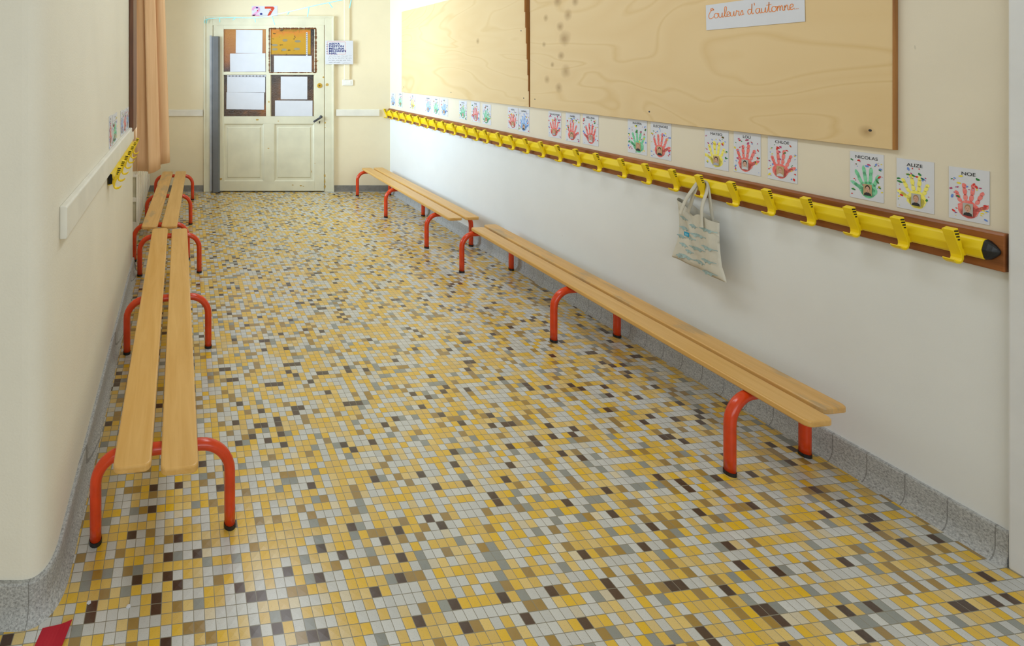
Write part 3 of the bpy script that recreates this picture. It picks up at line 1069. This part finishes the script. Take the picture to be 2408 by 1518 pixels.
GR = 'handprint posters above the coat rail'
for (s0, w, zt_, zb_, colr, nm_, th, lab) in (
    (6.131, .120, 1.187, 1.032, 'blue', 'NAIL', 1, 'poster with a blue handprint, closest to the far room corner'),
    (5.925, .108, 1.199, 1.032, 'green', 'DESTON', -1, 'poster with a green handprint beside the corner-most blue one'),
    (5.620, .127, 1.197, 1.028, 'yellow', 'ISSA', 1, 'lone poster with a faint yellow handprint near the far corner'),
    (5.267, .123, 1.193, 1.029, 'blue', 'MILHANN', 1, 'poster with a blue handprint, right after the lone faint yellow one'),
    (5.101, .124, 1.193, 1.026, 'green', 'NAILA', 1, 'poster with a green handprint standing between two blue ones'),
    (4.951, .132, 1.195, 1.027, 'blue', 'AXEL', 1, 'poster with a blue handprint next before a trio of green, red and green'),
    (4.622, .125, 1.194, 1.032, 'green', 'CAMILA', -1, 'green handprint poster with a pale gap to the blue one before it, farther of two'),
    (4.429, .131, 1.200, 1.029, 'red', 'THEO', -1, 'poster with a red handprint between two green ones'),
    (4.262, .118, 1.192, 1.026, 'green', 'LYNA', 1, 'green handprint poster just on the near side of a red one, under the smaller board'),
    (3.929, .119, 1.191, 1.030, 'red', 'ASSYA', -1, 'red handprint poster touching a blue one under the joint of the boards'),
    (3.805, .121, 1.191, 1.022, 'blue', 'DAMIAN', 1, 'blue handprint poster under the joint of the two plywood boards'),
    (3.493, .118, 1.197, 1.024, 'red', 'TALIADYRINE', 1, 'first of three red handprint posters in a row, the longest name on it'),
    (3.335, .119, 1.201, 1.020, 'red', 'NABIL', 1, 'middle one of three red handprint posters in a row'),
    (3.193, .121, 1.206, 1.021, 'red', 'MELLINA', -1, 'last of three red handprint posters in a row, wide bare wall after it'),
    (2.870, .119, 1.208, 1.022, 'green', 'RAHMA', -1, 'green handprint poster paired with a red one under the larger board'),
    (2.730, .115, 1.207, 1.019, 'red', 'ELEONORE', 1, 'red handprint poster paired with a green one under the larger board'),
    (2.447, .107, 1.204, 1.022, 'yellow', 'MATEO', -1, 'yellow handprint poster above the hook with the cloth bag'),
    (2.318, .108, 1.208, 1.027, 'red', 'LOU', 1, 'red handprint poster next to the yellow one above the cloth bag'),
    (2.183, .105, 1.204, 1.025, 'red', 'CHLOE', 1, 'red handprint poster second after the yellow one above the bag'),
    (1.914, .092, 1.186, 1.015, 'green', 'NICOLAS', -1, 'green handprint poster under the near lower corner of the plywood'),
    (1.789, .089, 1.182, 1.011, 'yellow', 'ALIZE', -1, 'yellow handprint poster between a green and a red one beyond the plywood'),
    (1.667, .084, 1.177, 1.011, 'red', 'NOE', 1, 'red handprint poster nearest the black tip of the coat rail')):
    poster(RW(s0 - w / 2, (zt_ + zb_) / 2), ROT_R, w, zt_ - zb_, colr, nm_, lab, GR, th, HR.random() < 0.6)
GL = 'handprint posters on the left wall'
for (s0, w, zt_, zb_, colr, nm_, lab) in ((2.55, .095, 1.251, 1.088, 'red', 'INES', 'red handprint poster on the wall facing the boards, nearest to the viewer'),
                                   (2.67, .19, 1.246, 1.088, 'green', 'SARA', 'green handprint poster over the white bumper board on the window-side wall'),
                                   (3.02, .12, 1.237, 1.088, 'blue', 'ADAM', 'blue handprint poster following the green one on the window-side wall'),
                                   (3.16, .16, 1.229, 1.085, 'red', 'YANIS', 'red handprint poster second from the brown casing'),
                                   (3.335, .13, 1.228, 1.085, 'blue', 'LINA', 'blue handprint poster touching the brown casing')):
    poster(LW(s0 + w / 2, (zt_ + zb_) / 2), ROT_L, w, zt_ - zb_, colr, nm_, lab, GL)

# ------------------------------------------------------------------ coat rails
RAILP = [(-0.020, 0.908), (-0.032, 0.909), (-0.038, 0.916), (-0.0455, 0.938), (-0.0455, 0.942), (-0.038, 0.964), (-0.032, 0.971), (-0.020, 0.972)]


def hook_mesh():
    cl = [(0.0745, 0.092, 0.010), (0.068, 0.072, 0.0095), (0.058, 0.046, 0.0075), (0.0495, 0.022, 0.0055), (0.046, 0.010, 0.0045), (0.0455, -0.001, 0.0038),
          (0.049, -0.0095, 0.0036), (0.057, -0.0135, 0.0034), (0.067, -0.0125, 0.003), (0.076, -0.007, 0.0025), (0.081, -0.001, 0.0016)]
    L, Rr = [], []
    for i, (u, z, t) in enumerate(cl):
        p, n_ = cl[max(i - 1, 0)], cl[min(i + 1, len(cl) - 1)]
        d = Vector((n_[0] - p[0], n_[1] - p[1])).normalized()
        nn = Vector((-d.y, d.x)) * t
        L.append((-(u + nn.x), z + nn.y))
        Rr.append((-(u - nn.x), z - nn.y))
    q = MB()
    hw = 0.0125
    k = len(cl)
    v = [(-hw, y, z) for y, z in L] + [(-hw, y, z) for y, z in Rr] + [(hw, y, z) for y, z in L] + [(hw, y, z) for y, z in Rr]
    f = []
    for i in range(k - 1):
        f += [(i, i + 1, k + i + 1, k + i), (2 * k + i, 3 * k + i, 3 * k + i + 1, 2 * k + i + 1), (i, 2 * k + i, 2 * k + i + 1, i + 1), (k + i, k + i + 1, 3 * k + i + 1, 3 * k + i)]
    f += [(0, k, 3 * k, 2 * k), (k - 1, 3 * k - 1, 4 * k - 1, 2 * k - 1)]
    q.add(v, f, M_yellow)
    # shoulder that clips over the rail
    q.box(-hw * 0.9, hw * 0.9, -0.048, -0.032, 0.008, 0.030, M_yellow)
    me = q.mesh('hook')
    s = MB()
    for side in (-1, 1):
        for i, (u, z, ww) in enumerate(((0.0725, 0.0865, 0.0075), (0.0695, 0.0775, 0.0072), (0.066, 0.0685, 0.006), (0.0625, 0.0595, 0.004))):
            x = side * (hw + 0.0006)
            s.box(min(x, side * (hw - 0.001)), max(x, side * (hw - 0.001)), -u - ww, -u + ww, z - 0.0022, z + 0.0022, M_dark)
    return me, s.mesh('slots')


HOOK, SLOTS = hook_mesh()
cr = thing('coat_rail', 'long yellow pencil-shaped coat rail with hooks on a brown board under the posters', 'coat rail', RW(0), ROT_R)
bo = MB().prism([(-0.001, 0.8815), (-0.020, 0.8815), (-0.020, 0.990), (-0.014, 0.9975), (-0.001, 0.9975)], -6.26, -1.545, M_rail_wood).obj('backboard', cr, bevel=0.002)
bo['label'] = 'varnished brown wooden backboard'
ra = MB().prism(RAILP, -6.255, -1.576, M_yellow).obj('rail_profile', cr, bevel=0.003)
# black pencil tip
tipm = MB()
rings = []
for (x_, k_) in ((-1.576, 1.0), (-1.568, 0.88), (-1.560, 0.62), (-1.553, 0.30), (-1.550, 0.08)):
    rings.append([(x_, -0.020 + (y + 0.020) * (0.25 + 0.75 * k_), 0.940 + (z - 0.940) * k_) for y, z in RAILP])
v = [p for r_ in rings for p in r_]
k = len(RAILP)
f = []
for i in range(len(rings) - 1):
    for j in range(k):
        f.append((i * k + j, i * k + (j + 1) % k, (i + 1) * k + (j + 1) % k, (i + 1) * k + j))
f += [tuple(range(k)), tuple((len(rings) - 1) * k + j for j in range(k))]
tipm.add(v, f, M_black)
tp_ = tipm.obj('end_cap', cr, bevel=0.002)
tp_['label'] = 'black pencil-point end cap'
HK = [6.147, 5.977, 5.801, 5.625, 5.453, 5.285, 5.112, 4.946, 4.778, 4.602, 4.418, 4.251, 4.108, 3.941, 3.787, 3.626, 3.469, 3.314, 3.158, 3.002, 2.831, 2.682, 2.533,
      2.402, 2.26, 2.123, 1.988, 1.858, 1.733, 1.613]


def add_hook(par, x, z, first):
    if first is None:
        h = link('hook', HOOK, par, bevel=0.0012)
        link('slots', SLOTS, h)
    else:
        h = first.copy()
        C.objects.link(h)
        h.parent = par
        for ch in first.children:
            c = ch.copy()
            C.objects.link(c)
            c.parent = h
    h.location = (x, 0, z)
    return h


h0 = None
for s_ in HK:
    hh = add_hook(cr, -(s_ + 0.012), 0.900, h0)
    h0 = h0 or hh

cl_ = thing('coat_rail', 'short yellow coat rail under the white bumper board near the curtain', 'coat rail', LW(0), ROT_L)
ZL = 0.012
MB().prism([(y + 0.018, z + ZL) for y, z in RAILP], 2.50, 3.60, M_yellow).obj('rail_profile', cl_, bevel=0.003)
en = MB().prism([(-0.004, 0.914 + ZL), (-0.022, 0.917 + ZL), (-0.0255, 0.940 + ZL), (-0.022, 0.963 + ZL), (-0.004, 0.967 + ZL)], 2.496, 2.505, M_dark)
en.obj('open_end', cl_)
for i in range(7):
    hh = add_hook(cl_, 2.535 + 0.168 * i, 0.900 + ZL, h0)
    hh.location = (2.535 + 0.168 * i, 0.018, 0.900 + ZL)

# ------------------------------------------------------------------ benches
def make_bench(label, pn, pf, zs, frames, wid, mats, lenext, slat=(0.122, 0.030), drift=(0, 0), stagger=0.0, turn=(0, 0, 0)):
    """pn, pf: near and far points of the centre line on the floor; frames: distances of the U tubes from the near point"""
    d = Vector((pf[0] - pn[0], pf[1] - pn[1]))
    L = d.length
    rot = math.atan2(d.y, d.x)
    root = thing('bench', label, 'bench', (pn[0], pn[1], 0), rot, 'low school benches along the corridor walls')
    x0, x1 = -lenext[0], L + lenext[1]
    sw, gp = slat
    for sd, m in ((1, mats[0]), (-1, mats[1])):
        c = sd * (sw + gp) / 2
        q = MB()
        r = 0.022
        out = []
        for (cx_, cy_, a0) in ((x1 - r, c + sw / 2 - r, 0), (x0 + r, c + sw / 2 - r, 90), (x0 + r, c - sw / 2 + r, 180), (x1 - r, c - sw / 2 + r, 270)):
            for k in range(5):
                a_ = R(a0 + 22.5 * k)
                out.append((cx_ + r * math.cos(a_), cy_ + r * math.sin(a_)))
        out = [(x - sd * stagger / 2, y + drift[0] + (drift[1] - drift[0]) * x / L) for x, y in out]
        q.prism(out, zs - 0.023, zs, m, 'xy')
        q.obj('slat', root, bevel=0.006, segs=3)
    tr = 0.018
    zt_ = zs - 0.023 - tr
    br = 0.095
    hw = wid / 2
    pts = [(0, -hw, 0.006), (0, -hw, 0.06), (0, -hw, zt_ - br)]
    for k in range(1, 9):
        a_ = R(180 - 90 * k / 8)
        pts.append((0, -hw + br + br * math.cos(a_), zt_ - br + br * math.sin(a_)))
    pts2 = [(x, -y, z) for x, y, z in pts[::-1]]
    first = None
    for fx in frames:
        if first is None:
            fr = MB().tube(pts + pts2, tr, M_red, 16).obj('tube_frame', root, smooth=True)
            for sg in (-1, 1):
                MB().tube([(0, sg * hw, 0.0), (0, sg * hw, 0.013)], tr + 0.0015, M_black, 16).obj('rubber_foot', fr)
            first = fr
        else:
            fr = first.copy()
            C.objects.link(fr)
            fr.parent = root
            for ch in first.children:
                c = ch.copy()
                C.objects.link(c)
                c.parent = fr
        fr.location = (fx, 0, 0)
        fr.rotation_euler = (0, 0, R(turn[frames.index(fx)]))
    return root


make_bench('nearest bench on the window side, wooden slats on red tubes', (-0.262, 1.638), (-0.548, 3.69), 0.318, (0, 1.07, 2.07), 0.425, (M_slat, M_slat), (0.13, 0.04), (0.112, 0.028), (0.020, 0.0), -0.025)
make_bench('far bench on the window side beside the radiator, slats scuffed grey', (-0.655, 3.956), (-0.80, 5.72), 0.315, (0, 0.88, 1.77), 0.41, (M_slat_worn, M_slat), (0.17, 0.05), (0.118, 0.028))
make_bench('nearest bench on the coat rail side, wooden slats on red tubes', (1.972, 1.925), (1.768, 3.742), 0.318, (0, 0.89, 1.828), 0.385, (M_slat, M_slat_worn), (0.19, 0.05), (0.104, 0.026), (0.006, -0.004), 0.05, (7, 1, 0))
make_bench('far bench on the coat rail side, by the corner next to the door', (1.690, 4.24), (1.488, 5.93), 0.315, (0, 0.86, 1.70), 0.39, (M_slat, M_slat), (0.24, 0.05), (0.115, 0.028))

# ------------------------------------------------------------------ cloth bag on a hook
bag = thing('tote_bag', 'pale cloth tote bag with blue-green crocodile print hanging from a yellow hook', 'bag', RW(2.414, 0.0), ROT_R)
M_cloth = plain('unbleached_cotton', (206, 200, 184), 0.85, 0.05, 12, bump=0.2)
M_croc = plain('printed_blue_green', (160, 182, 180), 0.85, 0.12, 60)
M_teal = plain('teal_label', (40, 150, 185), 0.6)
M_tealpale = plain('pale_thread', (150, 205, 225), 0.6)


def bag_front(x, z):
    """distance of the front cloth from the wall"""
    t = (z - 0.54) / 0.29
    y = 0.075 + 0.014 * math.sin(3.1 * x / 0.24 + 0.4) - 0.012 * t
    y += 0.014 * math.exp(-((x + 0.02 + 0.16 * (t - 0.45)) / 0.020) ** 2) * max(0, t)
    y += 0.007 * math.sin(22 * x + 9 * z) + 0.004 * math.sin(55 * x - 14 * z)
    y += 0.016 * math.exp(-((x - 0.06) / 0.03) ** 2) * t
    return y


def bag_edges(t):
    l = -0.150 + 0.026 * math.sin(math.pi * t) + (0.012 * (t - 0.85) / 0.15 if t > 0.85 else 0)
    r_ = 0.112 - 0.020 * t + (0.016 * (1 - t / 0.25) if t < 0.25 else 0)
    return l, r_


NX, NZ = 34, 30
v, f = [], []
for face in (0, 1):
    for j in range(NZ + 1):
        t = j / NZ
        l, r_ = bag_edges(t)
        for i in range(NX + 1):
            u = i / NX
            x = l + (r_ - l) * u
            top = 0.85 - 0.055 * u - 0.035 * math.exp(-((u - 0.42) / 0.15) ** 2) * (1 if face == 0 else 0.3)
            bot = 0.555 - 0.012 * u
            z = bot + (top - bot) * t
            edge = min(1.0, min(u, 1 - u) * 9, t * 9 + 0.15)
            fr_ = bag_front(x, z)
            mid = fr_ - 0.016
            y = mid + (0.016 if face == 0 else -0.020) * (edge ** 0.6)
            v.append((x, -y, z))
n1 = (NX + 1) * (NZ + 1)
for face in (0, 1):
    o_ = face * n1
    for j in range(NZ):
        for i in range(NX):
            a_ = o_ + j * (NX + 1) + i
            f.append((a_, a_ + 1, a_ + NX + 2, a_ + NX + 1))
for j in range(NZ):
    for i in (0, NX):
        a_ = j * (NX + 1) + i
        f.append((a_, a_ + NX + 1, n1 + a_ + NX + 1, n1 + a_))
for i in range(NX):
    f.append((i, i + 1, n1 + i + 1, n1 + i))
q = MB()
q.add(v, f, M_cloth)
q.obj('bag_body', bag, smooth=True)


def strap(pts, w):
    P = catmull(pts, 6)
    q = MB()
    v, f = [], []
    for i, p in enumerate(P):
        t = (P[min(i + 1, len(P) - 1)] - P[max(i - 1, 0)]).normalized()
        sd = t.cross(Vector((0, 1, 0.25)))
        if sd.length < 1e-6:
            sd = Vector((1, 0, 0))
        sd = sd.normalized() * w / 2
        th = t.cross(sd).normalized() * 0.0012
        v += [tuple(p + sd + th), tuple(p - sd + th), tuple(p - sd - th), tuple(p + sd - th)]
    for i in range(len(P) - 1):
        for k in range(4):
            f.append((i * 4 + k, i * 4 + (k + 1) % 4, i * 4 + 4 + (k + 1) % 4, i * 4 + 4 + k))
    q.add(v, f, M_cloth)
    q.obj('handle', bag, smooth=True)


strap([(-0.075, -0.088, 0.79), (-0.055, -0.080, 0.86), (-0.030, -0.058, 0.932), (-0.019, -0.0495, 0.954), (0, -0.0495, 0.962), (0.019, -0.0495, 0.954), (0.027, -0.060, 0.920), (0.030, -0.088, 0.85), (0.038, -0.098, 0.76)], 0.014)
strap([(-0.06, -0.060, 0.80), (-0.040, -0.060, 0.87), (-0.026, -0.050, 0.938), (-0.016, -0.046, 0.955), (0, -0.0458, 0.962), (0.018, -0.046, 0.954), (0.034, -0.055, 0.91), (0.046, -0.058, 0.84), (0.052, -0.056, 0.78)], 0.014)
q = MB()
cr_rnd = random.Random(5)
for (cx_, cz_, ln, ang) in ((-0.085, 0.765, 0.05, -0.5), (-0.025, 0.745, 0.055, -0.1), (0.055, 0.752, 0.095, -0.12), (-0.085, 0.715, 0.055, -0.35), (0.002, 0.710, 0.10, -0.06), (-0.045, 0.683, 0.075, -0.12),
                          (0.060, 0.672, 0.09, -0.1), (-0.100, 0.672, 0.04, -0.5), (-0.005, 0.646, 0.10, -0.08), (-0.085, 0.635, 0.05, -0.4), (0.058, 0.612, 0.085, 0.0), (-0.050, 0.616, 0.05, -0.15),
                          (-0.065, 0.585, 0.09, -0.25), (0.010, 0.588, 0.07, -0.1), (0.062, 0.560, 0.08, -0.04), (-0.10, 0.575, 0.04, -0.3)):
    nseg, ang = 16, ang * 0.5 + 0.10
    up_, dn_ = [], []
    for i in range(nseg + 1):
        t = i / nseg
        hgt = 0.0075 * (math.sin(math.pi * min(1, t * 1.15)) ** 0.7 if t < 0.87 else 0.35) * (0.35 + 0.65 * (1 - abs(t - 0.45)))
        leg = 0.006 if i in (5, 6, 10, 11) else 0
        ridge = 0.0015 if i % 2 else 0
        for lst, dz in ((up_, hgt + ridge), (dn_, -hgt * 0.7 - leg)):
            x_ = (t - 0.5) * ln
            X_ = cx_ + x_ * math.cos(ang) - dz * math.sin(ang)
            Z_ = cz_ + x_ * math.sin(ang) + dz * math.cos(ang)
            lst.append((X_, -(bag_front(X_, Z_) + 0.0012), Z_))
    q.add(up_ + dn_, [(i, i + 1, nseg + 2 + i, nseg + 1 + i) for i in range(nseg)], M_croc)
q.obj('crocodile_print', bag)
q = MB()
tx, tz = -0.078, 0.695
yy = -(max(bag_front(tx, tz), bag_front(tx + 0.02, tz), bag_front(tx + 0.01, tz + 0.01)) + 0.002)
q.box(tx - 0.002, tx + 0.022, yy - 0.001, yy, tz - 0.012, tz + 0.008, M_teal)
for dz in (-0.001, -0.006):
    q.box(tx + 0.003, tx + 0.017, yy - 0.0014, yy - 0.001, tz + dz - 0.0015, tz + dz + 0.0008, M_tealpale)
q.obj('cloth_label', bag)

# ------------------------------------------------------------------ curtain, radiator
M_curtain = NT('peach_curtain', 0.85)
M_curtain.col(M_curtain.ramp(M_curtain.noise(M_curtain.coord((20, 20, 1)), 2, 3), [(0.3, (226, 182, 136)), (0.7, (238, 198, 154))]))
M_curtain.b.inputs['Subsurface Weight'].default_value = 0.0
tr_ = M_curtain.n('ShaderNodeBsdfTranslucent')
tr_.inputs[0].default_value = lin((236, 176, 120))
mx_ = M_curtain.n('ShaderNodeMixShader')
mx_.inputs[0].default_value = 0.03
out_ = M_curtain.t.nodes['Material Output']
M_curtain.l(M_curtain.b.outputs[0], mx_.inputs[1])
M_curtain.l(tr_.outputs[0], mx_.inputs[2])
M_curtain.l(mx_.outputs[0], out_.inputs[0])
M_curtain = M_curtain.m
cu = MB()
NS, NZ = 72, 18
v, f = [], []
for j in range(NZ + 1):
    t = j / NZ
    for i in range(NS + 1):
        u = i / NS
        wide = 1 - 0.22 * t
        off = -0.07 + 0.30 * u * wide + 0.02 * math.sin(u * 20 + t)
        ph = u * 2 * math.pi * 2.6 + 0.5
        s_ = 4.44 + 0.30 * max(0, u - 0.62) + 0.055 * (1 - 0.3 * t) * (1 - abs(math.sin(ph / 2)) ** 1.1) + 0.012 * math.sin(u * 31 + 2 * t)
        z = 0.585 + 0.055 * max(0, (u - 0.62) / 0.38) + 0.010 * math.sin(u * 9) + 2.05 * t
        v.append(tuple(LW(s_, z, off)))
for j in range(NZ):
    for i in range(NS):
        a_ = j * (NS + 1) + i
        f.append((a_, a_ + 1, a_ + NS + 2, a_ + NS + 1))
cu.add(v, f, M_curtain)
co_ = cu.obj('curtain', smooth=True)
sd_ = co_.modifiers.new('thick', 'SOLIDIFY')
sd_.thickness = 0.003
tag(co_, 'peach curtain gathered in folds at the window beyond the brown casing', 'curtain')
q = MB().tube([tuple(LW(3.80, 2.68, 0.045)), tuple(LW(6.0, 2.68, 0.045))], 0.012, M_winwood, 12)
tag(q.obj('curtain_rod'), 'brown rod from which the peach curtain hangs', 'curtain rod')

ra_ = thing('radiator', 'cream slotted radiator below the peach curtain', 'radiator', LW(0, 0, 0, AL - 0.02), ROT_L)
SA, SB = 4.36, 6.02
rb = MB().box(SA + 0.02, SB, 0.0, 0.02, 0.10, 0.572, M_radiator)
for i in range(7):
    x_ = SA + 0.15 + i * 0.22
    rb.box(x_, x_ + 0.02, -0.006, 0.0, 0.14, 0.55, M_radiator)
rb.obj('front_panel', ra_, bevel=0.004)
ep = MB()
for (y0_, y1_, z0_, z1_) in ((0.0, 0.010, 0.10, 0.575), (0.050, 0.28, 0.10, 0.575), (0.010, 0.050, 0.10, 0.18), (0.010, 0.050, 0.352, 0.388), (0.010, 0.050, 0.56, 0.575)):
    ep.box(SA, SA + 0.02, y0_, y1_, z0_, z1_, M_radiator)
ep.box(SA + 0.013, SA + 0.016, 0.010, 0.050, 0.18, 0.56, M_rad_slot)
ep.obj('end_panel', ra_, bevel=0.003)
MB().box(SA + 0.02, SB, 0.02, 0.28, 0.56, 0.572, M_radiator).obj('top_grille', ra_)
for s_ in (SA + 0.05, SB - 0.12):
    MB().box(s_, s_ + 0.04, 0.03, 0.25, 0.0, 0.12, M_radiator).obj('foot', ra_)

# ------------------------------------------------------------------ foil garland
ga = thing('foil_garland', 'turquoise foil garland strung up from the corner of the door frame', 'garland', (0, 0, 0))
P0, P1, P2 = Vector((bx(488), YB - 0.05, bz(46))), Vector((bx(598), YB - 0.35, bz(39))), Vector((1.02, 4.9, 2.16))
pts = catmull([tuple(P0 + Vector((-0.03, 0.01, -0.045))), tuple(P0), (bx(540), YB - 0.2, bz(44) - 0.005), (0.14, 5.6, 2.035), (0.42, 5.35, 2.065), (0.72, 5.12, 2.115), tuple(P2), (1.5, 4.5, 2.26)], 8)
MB().tube(pts, 0.004, M_turq, 6).obj('cord', ga)
gr = random.Random(4)
q = MB()
for i in range(8, len(pts) - 4, 5):
    p = pts[i]
    L = gr.choice((0.03, 0.05, 0.10, 0.05))
    dx = gr.uniform(-0.04, 0.05)
    q.tube([tuple(p), tuple(p + Vector((dx, 0.0, -L)))], 0.005, M_turq, 5)
q.obj('tassel', ga)

# ------------------------------------------------------------------ red tape and paper crumbs on the floor
q = MB()
tx0 = (-0.548, 1.305)
v, f = [], []
nn_ = 8
for j in range(2):
    for i in range(nn_ + 1):
        t = i / nn_
        lift = 0.001 + 0.022 * max(0, t - 0.55) ** 1.5
        v.append((tx0[0] + 0.075 * t + (0.006 if j else 0), tx0[1] + 0.058 * j + 0.012 * t, lift + (0.004 * t if j else 0)))
for i in range(nn_):
    f.append((i, i + 1, nn_ + 2 + i, nn_ + 1 + i))
q.add(v, f, M_tape)
o = q.obj('floor_tape')
sd_ = o.modifiers.new('thick', 'SOLIDIFY')
sd_.thickness = 0.001
tag(o, 'piece of red tape stuck on the floor at the rounded wall corner', 'tape')
for (x_, y_, lab) in ((-0.438, 1.428, 'small white paper crumb on the floor closest to the left skirting'), (-0.325, 1.418, 'small white paper crumb further out on the floor tiles')):
    q = MB()
    q.prism([(-0.006, -0.003), (0.001, -0.005), (0.006, -0.001), (0.004, 0.004), (-0.003, 0.003)], 0.0, 0.003, M_paper, 'xy')
    tag(q.obj('paper_crumb', loc=(x_, y_, 0)), lab, 'paper scrap', 'paper crumbs on the floor')
